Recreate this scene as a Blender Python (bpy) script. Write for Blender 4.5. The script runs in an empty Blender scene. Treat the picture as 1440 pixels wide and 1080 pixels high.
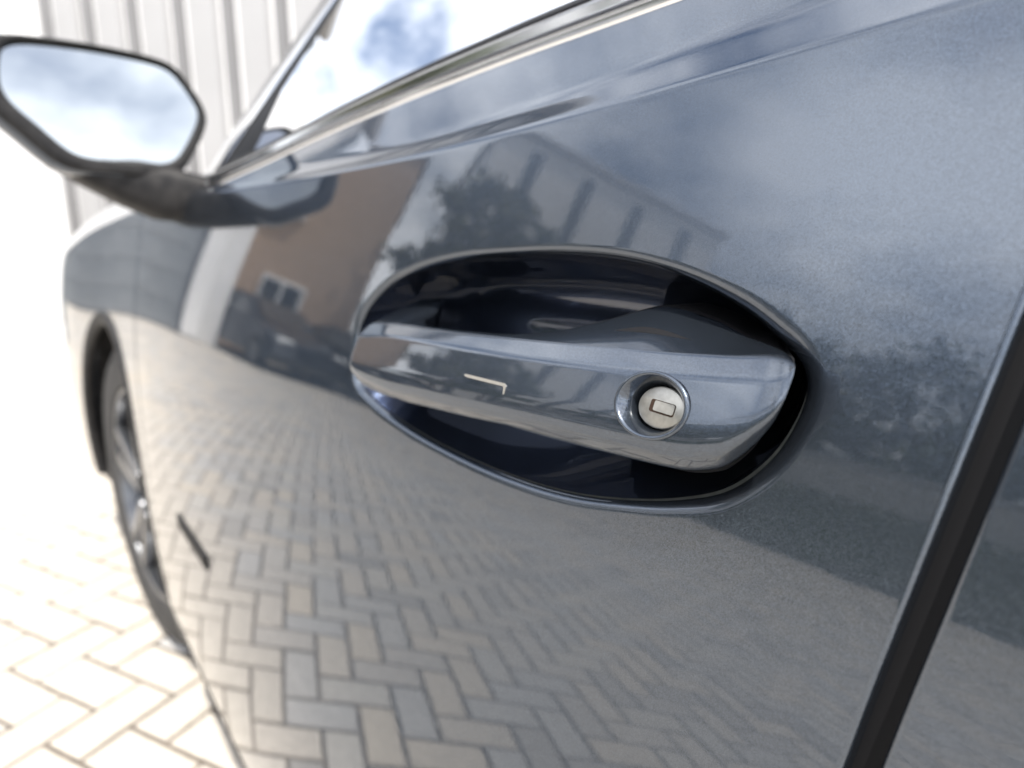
import bpy, bmesh, math, random
import numpy as np
from mathutils import Vector, Matrix
random.seed(7); rng = np.random.default_rng(11)
SC = bpy.context.scene
COL = SC.collection
R = math.radians

# ------------------------------------------------------------------ camera
# X runs forward along the car, Y outwards from its left side, Z up; the door
# skin passes through Y = 0 at the handle, the ground is Z = 0.
YAW, PITCH = R(42.0), R(13.0)
CAM = Vector((0.0, 0.21, 0.93))
cam = bpy.data.objects.new('camera', bpy.data.cameras.new('camera')); COL.objects.link(cam)
fw = Vector((math.cos(YAW)*math.cos(PITCH), -math.sin(YAW)*math.cos(PITCH), -math.sin(PITCH)))
rt = Vector((-math.sin(YAW), -math.cos(YAW), 0)); up = rt.cross(fw)
m = Matrix((rt, up, -fw)).transposed().to_4x4(); m.translation = CAM
cam.matrix_world = m
cam.data.sensor_width = 36; cam.data.lens = 24.0
cam.data.clip_start = 0.01; cam.data.clip_end = 2000
cam.data.dof.use_dof = True; cam.data.dof.focus_distance = 0.255; cam.data.dof.aperture_fstop = 6.0
SC.camera = cam

# ------------------------------------------------------------------ sky, sun, exposure
CLOUD = 2.6
SUN_EL, SUN_HEAD = R(66.0), R(147.0)          # heading from +X towards +Y
SUNV = Vector((math.cos(SUN_EL)*math.cos(SUN_HEAD), math.cos(SUN_EL)*math.sin(SUN_HEAD), math.sin(SUN_EL)))
W = bpy.data.worlds.new('World'); SC.world = W; W.use_nodes = True
nt = W.node_tree; nt.nodes.clear()
def N(nt, t, **kw):
    n = nt.nodes.new(t)
    for k, v in kw.items(): setattr(n, k, v)
    return n
out = N(nt, 'ShaderNodeOutputWorld'); bg = N(nt, 'ShaderNodeBackground')
sky = N(nt, 'ShaderNodeTexSky', sky_type='NISHITA', sun_disc=False)
sky.sun_elevation = SUN_EL; sky.sun_rotation = math.atan2(SUNV.x, SUNV.y)
sky.air_density = 1.0; sky.dust_density = 3.0
tc = N(nt, 'ShaderNodeTexCoord'); sep = N(nt, 'ShaderNodeSeparateXYZ')
den = N(nt, 'ShaderNodeMath', operation='ADD'); den.inputs[1].default_value = 0.22
mx = N(nt, 'ShaderNodeMath', operation='MAXIMUM'); mx.inputs[1].default_value = 0.02
dx = N(nt, 'ShaderNodeMath', operation='DIVIDE'); dy = N(nt, 'ShaderNodeMath', operation='DIVIDE')
cmb = N(nt, 'ShaderNodeCombineXYZ')
no = N(nt, 'ShaderNodeTexNoise'); no.inputs['Scale'].default_value = 1.5; no.inputs['Detail'].default_value = 7; no.inputs['Roughness'].default_value = .58
cr = N(nt, 'ShaderNodeValToRGB'); cr.color_ramp.elements[0].position = .37; cr.color_ramp.elements[1].position = .62
mixc = N(nt, 'ShaderNodeMix', data_type='RGBA')
mixc.inputs['B'].default_value = (15.0, 15.4, 16.1, 1)
L = nt.links.new
L(tc.outputs['Generated'], sep.inputs[0]); L(sep.outputs['Z'], mx.inputs[0]); L(mx.outputs[0], den.inputs[0])
L(sep.outputs['X'], dx.inputs[0]); L(den.outputs[0], dx.inputs[1]); L(sep.outputs['Y'], dy.inputs[0]); L(den.outputs[0], dy.inputs[1])
L(dx.outputs[0], cmb.inputs[0]); L(dy.outputs[0], cmb.inputs[1]); cmb.inputs[2].default_value = CLOUD; L(cmb.outputs[0], no.inputs['Vector'])
L(no.outputs['Fac'], cr.inputs[0]); L(cr.outputs[0], mixc.inputs['Factor']); L(sky.outputs[0], mixc.inputs['A'])
L(mixc.outputs['Result'], bg.inputs['Color']); bg.inputs['Strength'].default_value = 0.15
L(bg.outputs[0], out.inputs['Surface'])
sun = bpy.data.objects.new('sun', bpy.data.lights.new('sun', 'SUN')); COL.objects.link(sun)
sun.data.energy = 4.2; sun.data.angle = R(0.53); sun.data.color = (1, .95, .87)
sun.rotation_euler = (-SUNV).to_track_quat('-Z', 'Y').to_euler(); sun.location = (5, -3, 12)
SC.view_settings.view_transform = 'Standard'; SC.view_settings.look = 'None'
SC.view_settings.exposure = 0.72; SC.view_settings.gamma = 1.0; SC.view_settings.use_curve_mapping = False
SC.cycles.use_denoising = True
SC.cycles.max_bounces = 12; SC.cycles.glossy_bounces = 8; SC.cycles.transparent_max_bounces = 16
SC.cycles.caustics_reflective = False; SC.cycles.caustics_refractive = False
SC.cycles.sample_clamp_indirect = 8.0

# ------------------------------------------------------------------ materials
def mat(name, base=(.5, .5, .5), rough=.5, metal=0., coat=0., coatr=.03, spec=.5, emit=None):
    M = bpy.data.materials.new(name); M.use_nodes = True
    b = M.node_tree.nodes['Principled BSDF']
    b.inputs['Base Color'].default_value = (*base, 1); b.inputs['Roughness'].default_value = rough
    b.inputs['Metallic'].default_value = metal; b.inputs['Coat Weight'].default_value = coat
    b.inputs['Coat Roughness'].default_value = coatr; b.inputs['Specular IOR Level'].default_value = spec
    return M
def bsdf(M): return M.node_tree.nodes['Principled BSDF']
def noise_tint(M, c1, c2, scale, detail=4, lo=.35, hi=.65, bump=0., bscale=None, dist=.001):
    t = M.node_tree; co = N(t, 'ShaderNodeTexCoord'); n = N(t, 'ShaderNodeTexNoise')
    n.inputs['Scale'].default_value = scale; n.inputs['Detail'].default_value = detail
    r = N(t, 'ShaderNodeValToRGB'); r.color_ramp.elements[0].position = lo; r.color_ramp.elements[1].position = hi
    r.color_ramp.elements[0].color = (*c1, 1); r.color_ramp.elements[1].color = (*c2, 1)
    t.links.new(co.outputs['Object'], n.inputs['Vector']); t.links.new(n.outputs['Fac'], r.inputs[0])
    t.links.new(r.outputs[0], bsdf(M).inputs['Base Color'])
    if bump:
        n2 = N(t, 'ShaderNodeTexNoise'); n2.inputs['Scale'].default_value = bscale or scale*4; n2.inputs['Detail'].default_value = 3
        b = N(t, 'ShaderNodeBump'); b.inputs['Strength'].default_value = bump; b.inputs['Distance'].default_value = dist
        t.links.new(co.outputs['Object'], n2.inputs['Vector']); t.links.new(n2.outputs['Fac'], b.inputs['Height'])
        t.links.new(b.outputs[0], bsdf(M).inputs['Normal'])
    return M
def paint(name, base, flake=.06, metal=.85, rough=.42):
    """metallic car paint: flaked base under a smooth, faintly rippled clear coat"""
    M = mat(name, base, rough, metal, 1.0, .012); t = M.node_tree; b = bsdf(M); b.inputs['Coat IOR'].default_value = 1.54; b.inputs['Specular Tint'].default_value = (.30, .33, .38, 1)
    co = N(t, 'ShaderNodeTexCoord'); v = N(t, 'ShaderNodeTexVoronoi'); v.inputs['Scale'].default_value = 3200
    s = N(t, 'ShaderNodeVectorMath', operation='SUBTRACT'); s.inputs[1].default_value = (.5, .5, .5)
    k = N(t, 'ShaderNodeVectorMath', operation='SCALE'); k.inputs['Scale'].default_value = flake*2
    g = N(t, 'ShaderNodeNewGeometry'); a = N(t, 'ShaderNodeVectorMath', operation='ADD'); nn = N(t, 'ShaderNodeVectorMath', operation='NORMALIZE')
    t.links.new(co.outputs['Object'], v.inputs['Vector']); t.links.new(v.outputs['Color'], s.inputs[0]); t.links.new(s.outputs[0], k.inputs[0])
    t.links.new(g.outputs['Normal'], a.inputs[0]); t.links.new(k.outputs[0], a.inputs[1]); t.links.new(a.outputs[0], nn.inputs[0])
    t.links.new(nn.outputs[0], b.inputs['Normal'])
    # flake brightness
    h = N(t, 'ShaderNodeHueSaturation'); h.inputs['Color'].default_value = (*base, 1)
    sp_ = N(t, 'ShaderNodeSeparateColor'); mr = N(t, 'ShaderNodeMapRange'); mr.inputs['To Min'].default_value = .72; mr.inputs['To Max'].default_value = 1.28
    t.links.new(v.outputs['Color'], sp_.inputs[0]); t.links.new(sp_.outputs[0], mr.inputs['Value']); t.links.new(mr.outputs[0], h.inputs['Value'])
    t.links.new(h.outputs[0], b.inputs['Base Color'])
    # orange peel in the clear coat
    o = N(t, 'ShaderNodeTexNoise'); o.inputs['Scale'].default_value = 260; o.inputs['Detail'].default_value = 1
    bp = N(t, 'ShaderNodeBump'); bp.inputs['Strength'].default_value = .018; bp.inputs['Distance'].default_value = .0004
    t.links.new(co.outputs['Object'], o.inputs['Vector']); t.links.new(o.outputs['Fac'], bp.inputs['Height']); t.links.new(bp.outputs[0], b.inputs['Coat Normal'])
    return M
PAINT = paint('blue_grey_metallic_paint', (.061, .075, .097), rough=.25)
CUPSHADE = paint('recess_shade_navy', (.040, .051, .080), rough=.22)  # body paint made darker, deep shade put into the colour
BLACKGLOSS = mat('gloss_black_plastic', (.012, .012, .014), .25, 0, .6, .05)
BLACK = noise_tint(mat('black_plastic', (.02, .02, .02), .55, spec=.15), (.014, .014, .015), (.028, .027, .027), 60, bump=.2, bscale=900, dist=.0003)
RUBBER = noise_tint(mat('tyre_rubber', (.025, .025, .026), .75), (.018, .018, .019), (.035, .034, .034), 18, bump=.3, bscale=300)
SEAL = mat('seal_rubber', (.006, .006, .007), .6, spec=.2)
ALU = mat('bright_trim', (.72, .73, .75), .12, 1)
STEEL = noise_tint(mat('satin_steel', (.62, .6, .55), .36, .75), (.29, .28, .255), (.37, .357, .325), 300, bump=.15, bscale=2500, dist=.0001)
SLOT = mat('key_slot_gap', (.035, .022, .016), .8, spec=.1)
RIM = mat('wheel_alloy', (.10, .105, .115), .28, .8, .6)
RIMDARK = mat('wheel_dark', (.03, .03, .033), .35, .3, .5)
DISC = mat('brake_disc', (.4, .39, .38), .35, 1)
MIRROR = mat('mirror_glass', (.36, .38, .39), .01, 1)
CLOTH = noise_tint(mat('seat_fabric', (.05, .05, .055), .9), (.035, .036, .04), (.065, .066, .07), 120)
def glass(name, tint=(.86, .95, .93)):
    M = bpy.data.materials.new(name); M.use_nodes = True; t = M.node_tree; t.nodes.clear()
    o = N(t, 'ShaderNodeOutputMaterial'); mi = N(t, 'ShaderNodeMixShader'); tr = N(t, 'ShaderNodeBsdfTransparent'); gl = N(t, 'ShaderNodeBsdfGlossy')
    fr = N(t, 'ShaderNodeFresnel'); fr.inputs['IOR'].default_value = 1.52
    tr.inputs['Color'].default_value = (*tint, 1); gl.inputs['Roughness'].default_value = 0.0
    t.links.new(fr.outputs[0], mi.inputs[0]); t.links.new(tr.outputs[0], mi.inputs[1]); t.links.new(gl.outputs[0], mi.inputs[2]); t.links.new(mi.outputs[0], o.inputs['Surface'])
    return M
GLASS = glass('window_glass')
LAMPGLASS = mat('lamp_lens', (.75, .78, .8), .08, .3, 1)
def paver_mat(name, cols):
    M = mat(name, cols[0], .82); t = M.node_tree
    g = N(t, 'ShaderNodeNewGeometry'); r = N(t, 'ShaderNodeValToRGB')
    els = r.color_ramp.elements; els[0].color = (*cols[0], 1); els[1].color = (*cols[-1], 1)
    for i, c in enumerate(cols[1:-1]):
        e = els.new((i+1)/(len(cols)-1)); e.color = (*c, 1)
    co = N(t, 'ShaderNodeTexCoord'); n = N(t, 'ShaderNodeTexNoise'); n.inputs['Scale'].default_value = 38; n.inputs['Detail'].default_value = 6
    hs = N(t, 'ShaderNodeHueSaturation'); mr = N(t, 'ShaderNodeMapRange'); mr.inputs['To Min'].default_value = .72; mr.inputs['To Max'].default_value = 1.26
    t.links.new(g.outputs['Random Per Island'], r.inputs[0]); t.links.new(g.outputs['Position'], n.inputs['Vector'])
    t.links.new(n.outputs['Fac'], mr.inputs['Value']); t.links.new(mr.outputs[0], hs.inputs['Value']); t.links.new(r.outputs[0], hs.inputs['Color'])
    t.links.new(hs.outputs[0], bsdf(M).inputs['Base Color'])
    n2 = N(t, 'ShaderNodeTexNoise'); n2.inputs['Scale'].default_value = 420; b = N(t, 'ShaderNodeBump'); b.inputs['Strength'].default_value = .25; b.inputs['Distance'].default_value = .001
    t.links.new(g.outputs['Position'], n2.inputs['Vector']); t.links.new(n2.outputs['Fac'], b.inputs['Height']); t.links.new(b.outputs[0], bsdf(M).inputs['Normal'])
    return M
PAVER = paver_mat('concrete_paver', [(.30, .285, .265), (.43, .40, .36), (.48, .43, .36), (.38, .37, .355), (.45, .42, .37)])
SAND = noise_tint(mat('joint_sand', (.2, .17, .14), .95), (.08, .068, .055), (.16, .135, .11), 30, bump=.4, bscale=600)

# ------------------------------------------------------------------ scene helpers
def link(o, parent=None):
    COL.objects.link(o)
    if parent is not None: o.parent = parent
    return o
def tag(o, label=None, cat=None, group=None, kind=None):
    if label: o['label'] = label
    if cat: o['category'] = cat
    if group: o['group'] = group
    if kind: o['kind'] = kind
    return o
def empty(name, loc=(0, 0, 0), rz=0):
    o = bpy.data.objects.new(name, None); o.location = loc; o.rotation_euler = (0, 0, rz); o.empty_display_size = .1
    return link(o)
def mesh_obj(name, V, F, material, parent=None, smooth=True, angle=None, normals=None):
    me = bpy.data.meshes.new(name); me.from_pydata([tuple(v) for v in V], [], [tuple(f) for f in F]); me.update()
    me.materials.append(material)
    if smooth: me.polygons.foreach_set('use_smooth', [True]*len(me.polygons))
    if angle is not None: me.set_sharp_from_angle(angle=R(angle))
    if normals is not None: me.normals_split_custom_set_from_vertices([tuple(n) for n in normals])
    return link(bpy.data.objects.new(name, me), parent)
def grid_faces(nu, nv, off=0, flip=False, wrapv=False):
    F = []
    for i in range(nu-1):
        for j in range(nv if wrapv else nv-1):
            j2 = (j+1) % nv
            q = (off+i*nv+j, off+i*nv+j2, off+(i+1)*nv+j2, off+(i+1)*nv+j)
            F.append(q[::-1] if flip else q)
    return F
class MB:
    """collects simple solids into one mesh"""
    def __init__(s): s.bm = bmesh.new()
    def box(s, c, d, rz=0, bevel=0, rot=None):
        mtx = Matrix.Translation(c) @ (rot.to_4x4() if rot else Matrix.Rotation(rz, 4, 'Z')) @ Matrix.Diagonal((*d, 1))
        g = bmesh.ops.create_cube(s.bm, size=1, matrix=mtx)
        if bevel:
            es = {e for v in g['verts'] for e in v.link_edges}
            bmesh.ops.bevel(s.bm, geom=list(es), offset=bevel, segments=2, affect='EDGES', profile=.5)
        return s
    def tube(s, pts, rad, seg=12, cap=True):
        pts = [Vector(p) for p in pts]; n = len(pts)
        rad = rad if isinstance(rad, (list, tuple)) else [rad]*n; rings = []
        for i, p in enumerate(pts):
            d = (pts[min(i+1, n-1)]-pts[max(i-1, 0)]).normalized()
            a = d.orthogonal().normalized() if i == 0 else (rings_a - d*rings_a.dot(d)).normalized()
            rings_a = a; b = d.cross(a)
            rings.append([s.bm.verts.new(p+(a*math.cos(2*math.pi*k/seg)+b*math.sin(2*math.pi*k/seg))*rad[i]) for k in range(seg)])
        for i in range(n-1):
            for k in range(seg):
                s.bm.faces.new((rings[i][k], rings[i][(k+1) % seg], rings[i+1][(k+1) % seg], rings[i+1][k]))
        if cap: s.bm.faces.new(rings[0][::-1]); s.bm.faces.new(rings[-1])
        return s
    def lathe(s, prof, mtx=Matrix(), seg=64, closed=False):
        rings = []
        for r_, h in prof:
            rings.append([s.bm.verts.new(mtx @ Vector((r_*math.cos(2*math.pi*k/seg), r_*math.sin(2*math.pi*k/seg), h))) for k in range(seg)])
        nr = len(rings)
        for i in range(nr if closed else nr-1):
            A, B = rings[i], rings[(i+1) % nr]
            for k in range(seg): s.bm.faces.new((A[k], A[(k+1) % seg], B[(k+1) % seg], B[k]))
        return s
    def disc(s, r_, h, mtx=Matrix(), seg=64):
        s.bm.faces.new([s.bm.verts.new(mtx @ Vector((r_*math.cos(2*math.pi*k/seg), r_*math.sin(2*math.pi*k/seg), h))) for k in range(seg)]); return s
    def prism(s, poly, a, b, mtx=Matrix()):
        A = [s.bm.verts.new(mtx @ Vector((x, y, a))) for x, y in poly]; B = [s.bm.verts.new(mtx @ Vector((x, y, b))) for x, y in poly]
        n = len(poly)
        for k in range(n): s.bm.faces.new((A[k], A[(k+1) % n], B[(k+1) % n], B[k]))
        s.bm.faces.new(A[::-1]); s.bm.faces.new(B); return s
    def build(s, name, material, parent=None, smooth=None, recalc=True):
        if recalc: bmesh.ops.recalc_face_normals(s.bm, faces=s.bm.faces)
        me = bpy.data.meshes.new(name); s.bm.to_mesh(me); s.bm.free(); me.materials.append(material)
        if smooth:
            me.polygons.foreach_set('use_smooth', [True]*len(me.polygons)); me.set_sharp_from_angle(angle=R(smooth))
        return link(bpy.data.objects.new(name, me), parent)
def nspline(xs, ys):
    xs = np.array(xs, float); ys = np.array(ys, float); n = len(xs); h = np.diff(xs)
    A = np.eye(n); b = np.zeros(n)
    for i in range(1, n-1):
        A[i, i-1] = h[i-1]; A[i, i] = 2*(h[i-1]+h[i]); A[i, i+1] = h[i]; b[i] = 6*((ys[i+1]-ys[i])/h[i]-(ys[i]-ys[i-1])/h[i-1])
    Mv = np.linalg.solve(A, b)
    def f(x):
        x = np.asarray(x, float); i = np.clip(np.searchsorted(xs, x)-1, 0, n-2)
        a = xs[i+1]-x; c = x-xs[i]; H = h[i]
        return Mv[i]*a**3/(6*H)+Mv[i+1]*c**3/(6*H)+(ys[i]/H-Mv[i]*H/6)*a+(ys[i+1]/H-Mv[i+1]*H/6)*c
    return f
def pchip(xs, ys):
    """smooth, never overshoots"""
    xs = np.array(xs, float); ys = np.array(ys, float); h = np.diff(xs); d = np.diff(ys)/h; mm = np.zeros(len(xs))
    for i in range(1, len(xs)-1):
        mm[i] = 0 if d[i-1]*d[i] <= 0 else 2*d[i-1]*d[i]/(d[i-1]+d[i])
    mm[0], mm[-1] = d[0], d[-1]
    def f(x):
        x = np.clip(np.asarray(x, float), xs[0], xs[-1]); i = np.clip(np.searchsorted(xs, x)-1, 0, len(xs)-2); t = (x-xs[i])/h[i]
        return ys[i]*(2*t**3-3*t**2+1)+h[i]*mm[i]*(t**3-2*t**2+t)+ys[i+1]*(-2*t**3+3*t**2)+h[i]*mm[i+1]*(t**3-t**2)
    return f

# ------------------------------------------------------------------ ground: herringbone pavers
ground = MB(); ground.bm.faces.new([ground.bm.verts.new((x, y, -.007)) for x, y in ((-500, -500), (500, -500), (500, 500), (-500, 500))])
ground = ground.build('pavement', SAND, recalc=False)
tag(ground, 'pale herringbone concrete block pavement', None, None, 'structure')
AX = R(22.0); ca, sa = math.cos(AX), math.sin(AX); PW = .1
def paver_verts(g=.0055, ch=.005, hh=.008):
    a, b = .2-2*g, .1-2*g; V = []
    for (dx_, z) in ((0, -.02), (0, -ch*.8), (ch, 0)):
        for sx, sy in ((-1, -1), (1, -1), (1, 1), (-1, 1)):
            V.append((sx*(a/2-dx_), sy*(b/2-dx_), z))
    F = [(8, 9, 10, 11)]
    for k in range(4):
        k2 = (k+1) % 4; F += [(k, k2, 4+k2, 4+k), (4+k, 4+k2, 8+k2, 8+k)]
    return V, F
PV, PF = paver_verts()
pme = bpy.data.meshes.new('paver'); pme.from_pydata(PV, [], PF); pme.update(); pme.materials.append(PAVER)
pav = []
for i in range(-130, 190):
    for j in range(-160, 170):
        c = (i-j) % 4
        if c == 0: lx, ly, rot = (i+1)*PW, (j+.5)*PW, 0
        elif c == 3: lx, ly, rot = (i+.5)*PW, (j+1)*PW, math.pi/2
        else: continue
        x, y = 1.457+lx*ca-ly*sa, -.056+lx*sa+ly*ca
        if -2.2 < x < 11.5 and -2.2 < y < 9.5 and not (x > 7 and y < -.4): pav.append((x, y, rot))
def projpx(p):
    v = Vector(p)-CAM; k = v.dot(fw)
    return (720+960*v.dot(rt)/k, 540-960*v.dot(up)/k, k) if k > .05 else (-9999, 0, k)
seen = []
for k, (x, y, rot) in enumerate(pav):
    px, py, d = projpx((x, y, 0))
    lim = 330-.45*(1080-py) if py > 890 else 250-.35*(890-py)
    if d > 0 and -60 < px < lim+40 and 480 < py < 1140: seen.append((d, k))
seen.sort(); single = {k for d, k in seen[:300]}
BV, BF = [], []
nPV = np.array(PV)
for k, (x, y, rot) in enumerate(pav):
    a = AX+rot+rng.normal(0, .006); dz = rng.normal(0, .0007); tx, ty = rng.normal(0, .004, 2)
    if k in single:
        o = bpy.data.objects.new('paver', pme); o.location = (x, y, dz); o.rotation_euler = (tx, ty, a); link(o, ground)
    else:
        c_, s_ = math.cos(a), math.sin(a); P = nPV.copy(); P[:, 2] += dz+P[:, 1]*tx-P[:, 0]*ty
        b0 = len(BV); BV += [(x+p[0]*c_-p[1]*s_, y+p[0]*s_+p[1]*c_, p[2]) for p in P]; BF += [tuple(b0+q for q in f) for f in PF]
o = mesh_obj('paver_field', BV, BF, PAVER, ground, smooth=False); tag(o, kind='stuff')
# far paving beyond the laid geometry
far = noise_tint(mat('far_paving', (.38, .36, .33), .9), (.34, .32, .29), (.41, .38, .34), 2.0)
fv = []; ff = []
for (x0, x1, y0, y1) in ((-60, -2.2, -60, 60), (11.5, 60, -60, 60), (-2.2, 11.5, 9.5, 60), (-2.2, 11.5, -60, -2.2)):
    b0 = len(fv); fv += [(x0, y0, -.002), (x1, y0, -.002), (x1, y1, -.002), (x0, y1, -.002)]; ff.append((b0, b0+1, b0+2, b0+3))
o = mesh_obj('outer_paving', fv, ff, far, None, smooth=False); tag(o, 'plain paving around the block pavement', None, None, 'structure')

# ------------------------------------------------------------------ car: the skin of its left side
Pf = nspline([-1.2, -.5, .1, .4, .95, 1.35, 1.7, 2.1, 2.3], [-.02, .008, 0, -.016, -.062, -.104, -.132, -.15, -.165])
tq = nspline([.1, .25, .4, .55, .68, .76, .82, .88, .95, 1.05, 1.2], [-.33, -.17, -.055, .018, .078, .136, .195, .238, .265, .28, .29])
_z = np.linspace(.1, 1.2, 12001); _s = tq(_z); _q = -np.concatenate([[0], np.cumsum((_s[1:]+_s[:-1])/2*np.diff(_z))]); _q -= np.interp(.87, _z, _q)
def Q(z): return np.interp(z, _z, _q)
zc = nspline([-1.2, -.3, .11, .24, .4, .6, .9, 1.2, 1.5, 1.9, 2.3], [1.06, 1.022, .9895, .9795, .9715, .9675, .967, .963, .95, .915, .86])
def sp(w, e): return e*np.logaddexp(0, np.asarray(w)/e)
def h2(X): return .007+.05*sp(.40-np.asarray(X), .03)
def S0(X, z): return Pf(X)+Q(z)
def S(X, z):
    w = z-zc(X)
    return S0(X, z)-.80*sp(w, .0007)+.42*sp(w-h2(X), .0022)
def SN(X, z, e=1e-4):
    gx = (S(X+e, z)-S(X-e, z))/(2*e); gz = (S(X, z+e)-S(X, z-e))/(2*e)
    n = np.stack([-gx, np.ones_like(gx), -gz], -1); return n/np.linalg.norm(n, axis=-1, keepdims=True)
ztop = pchip([-1.2, -.3, .25, .31, .51, .74, .85, 1.0, 1.3], [1.075, 1.052, 1.026, 1.023, 1.008, .984, .976, .974, .972])   # belt line
Xr = pchip([.2, .5, .65, .787, .8285, .866, .908, 1.1], [.082, .083, .0775, .0602, .0540, .0485, .0425, .012])          # rear edge of front door
Xq = lambda z: Xr(z)-.0085                                                                                                  # leading edge of rear door
Xf = lambda z: np.interp(z, [.2, .6, .75, .95, 1.0], [1.10, 1.165, 1.225, 1.29, 1.30])                                      # front edge of front door
SILL = .30

car = empty('car', (0, 0, 0))
tag(car, 'blue grey metallic car with a key lock in its front door handle', 'car')
class Skin:
    """patches laid on the body side, with true surface normals"""
    def __init__(s): s.V = []; s.F = []; s.Nn = []
    def patch(s, X, z):
        nu, nv = X.shape; off = len(s.V); Y = S(X, z)
        s.V += list(np.stack([X, Y, z], -1).reshape(-1, 3)); s.Nn += list(SN(X, z).reshape(-1, 3)); s.F += grid_faces(nu, nv, off)
    def hem(s, X, z, dirx, depth=.012, r_=.0022):
        """rolled edge: from the line (X,z) turning inwards; dirx = +1 when the edge looks forward"""
        n = len(X); prof = [(r_*math.sin(a), r_*(1-math.cos(a))) for a in np.linspace(0, math.pi/2, 6)]+[(r_, depth)]
        rows = []; Nn = SN(X, z); Y = S(X, z)
        for k, (f_, dn) in enumerate(prof):
            a = min(k, 5)/5*math.pi/2
            rows.append((np.stack([X+dirx*f_, Y-dn, z], -1), Nn*math.cos(a)+np.array([dirx, 0, 0])*math.sin(a)))
        off = len(s.V)
        for P, nn in rows: s.V += list(P); s.Nn += list(nn)
        s.F += grid_faces(len(rows), n, off)
    def build(s, name, parent, material=None):
        # consistent outward winding
        V = np.array(s.V); Nn = np.array(s.Nn); F = []
        for f in s.F:
            a, b, c = V[f[0]], V[f[1]], V[f[2]]; g = np.cross(b-a, c-a)
            if np.linalg.norm(g) < 1e-14: g = np.cross(c-a, V[f[3]]-a) if len(f) > 3 else g
            F.append(f if g @ (Nn[f[0]]+Nn[f[2]]) >= 0 else f[::-1])
        return mesh_obj(name, V, F, material or PAINT, parent, normals=Nn)
def belt_rows(x, lo=-.006):
    """z stations from just below the crease to the belt, dense at both edges of the shoulder"""
    c = zc(x); t = ztop(x); h = np.minimum(h2(x), (t-c)*.9)
    w = np.concatenate([np.linspace(lo, .006, 22), np.zeros(14), np.zeros(10)])
    rows = []
    for xi, ci, ti, hi in zip(x, c, t, h):
        span = max(ti-ci, .0065)
        a = np.linspace(lo, .0055, 22); bq = np.linspace(.006, max(hi+.008, .0065), 14); cq = np.linspace(max(hi+.009, .0068), span, 10)
        w_ = np.minimum(np.concatenate([a, bq, cq]), span+np.arange(46)*1e-6); rows.append(ci+np.sort(w_))
    return np.array(rows)
# outline of the recess round the handle, (x, z) on the skin
cup_pts = np.array([(.4035, .862), (.3985, .8745), (.3758, .8922), (.3447, .9038), (.3023, .9123), (.2541, .9165), (.2141, .918), (.1801, .9165), (.1504, .9112), (.124, .9017),
                    (.1095, .8930), (.1018, .8872), (.0980, .8800), (.0987, .8705), (.1050, .8545), (.1182, .8398), (.1362, .8310), (.1580, .8242), (.188, .8177), (.226, .8140), (.2735, .8134),
                    (.3261, .8161), (.3722, .8225), (.394, .8300), (.4020, .845)])
def closed_curve(P, n):
    m_ = len(P); out_ = []
    d = np.linalg.norm(np.roll(P, -1, 0)-P, axis=1)**.5
    for i in range(m_):
        p0, p1, p2, p3 = P[i-1], P[i], P[(i+1) % m_], P[(i+2) % m_]; t0, t1, t2 = d[i-1], d[i], d[(i+1) % m_]
        m1 = t1*((p1-p0)/t0-(p2-p0)/(t0+t1)+(p2-p1)/t1); m2 = t1*((p2-p1)/t1-(p3-p1)/(t1+t2)+(p3-p2)/t2)
        for u in np.linspace(0, 1, 60, endpoint=False):
            out_.append((2*u**3-3*u**2+1)*p1+(u**3-2*u**2+u)*m1+(-2*u**3+3*u**2)*p2+(u**3-u**2)*m2)
    out_ = np.array(out_); L_ = np.concatenate([[0], np.cumsum(np.linalg.norm(np.roll(out_, -1, 0)-out_, axis=1))])
    oo = np.vstack([out_, out_[:1]]); s_ = np.linspace(0, L_[-1], n, endpoint=False)
    R_ = np.stack([np.interp(s_, L_, oo[:, 0]), np.interp(s_, L_, oo[:, 1])], -1)
    for _ in range(6): R_ = (np.roll(R_, 1, 0)+2*R_+np.roll(R_, -1, 0))/4
    return R_
NC = 560
CUP = closed_curve(cup_pts, NC)
tang = np.roll(CUP, -1, 0)-np.roll(CUP, 1, 0); tang /= np.linalg.norm(tang, axis=1, keepdims=True)
nout = np.stack([tang[:, 1], -tang[:, 0]], -1)
ctr = CUP.mean(0)
if np.mean(np.sum(nout*(CUP-ctr), 1)) < 0: nout = -nout
MED = np.stack([np.clip(CUP[:, 0], .155, .345), np.full(NC, .866)], -1)     # spine of the bowl
# window round the recess
X0w, X1w, Z0w = .074, .46, .785
Ztw = lambda X: zc(X)-.006
def to_window(p, d):
    ts = []
    if d[0] > 1e-9: ts.append((X1w-p[0])/d[0])
    if d[0] < -1e-9: ts.append((X0w-p[0])/d[0])
    if d[1] < -1e-9: ts.append((Z0w-p[1])/d[1])
    if d[1] > 1e-9:
        t = (.96-p[1])/d[1]
        for _ in range(8): t = (Ztw(p[0]+t*d[0])-p[1])/d[1]
        ts.append(float(t))
    return p+min(ts)*d
OUTW = np.array([to_window(MED[k], (CUP[k]-MED[k])/np.linalg.norm(CUP[k]-MED[k])) for k in range(NC)])
for cx_, cz_ in ((X0w, Z0w), (X1w, Z0w), (X0w, float(Ztw(X0w))), (X1w, float(Ztw(X1w)))):
    k = np.argmin(np.linalg.norm(OUTW-np.array([cx_, cz_]), axis=1)); OUTW[k] = (cx_, cz_)
LIP = (.0048+.0048*np.clip((.165-CUP[:, 0])/.065, 0, 1)**1.5)[:, None]                                                                   # lip radius
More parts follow.
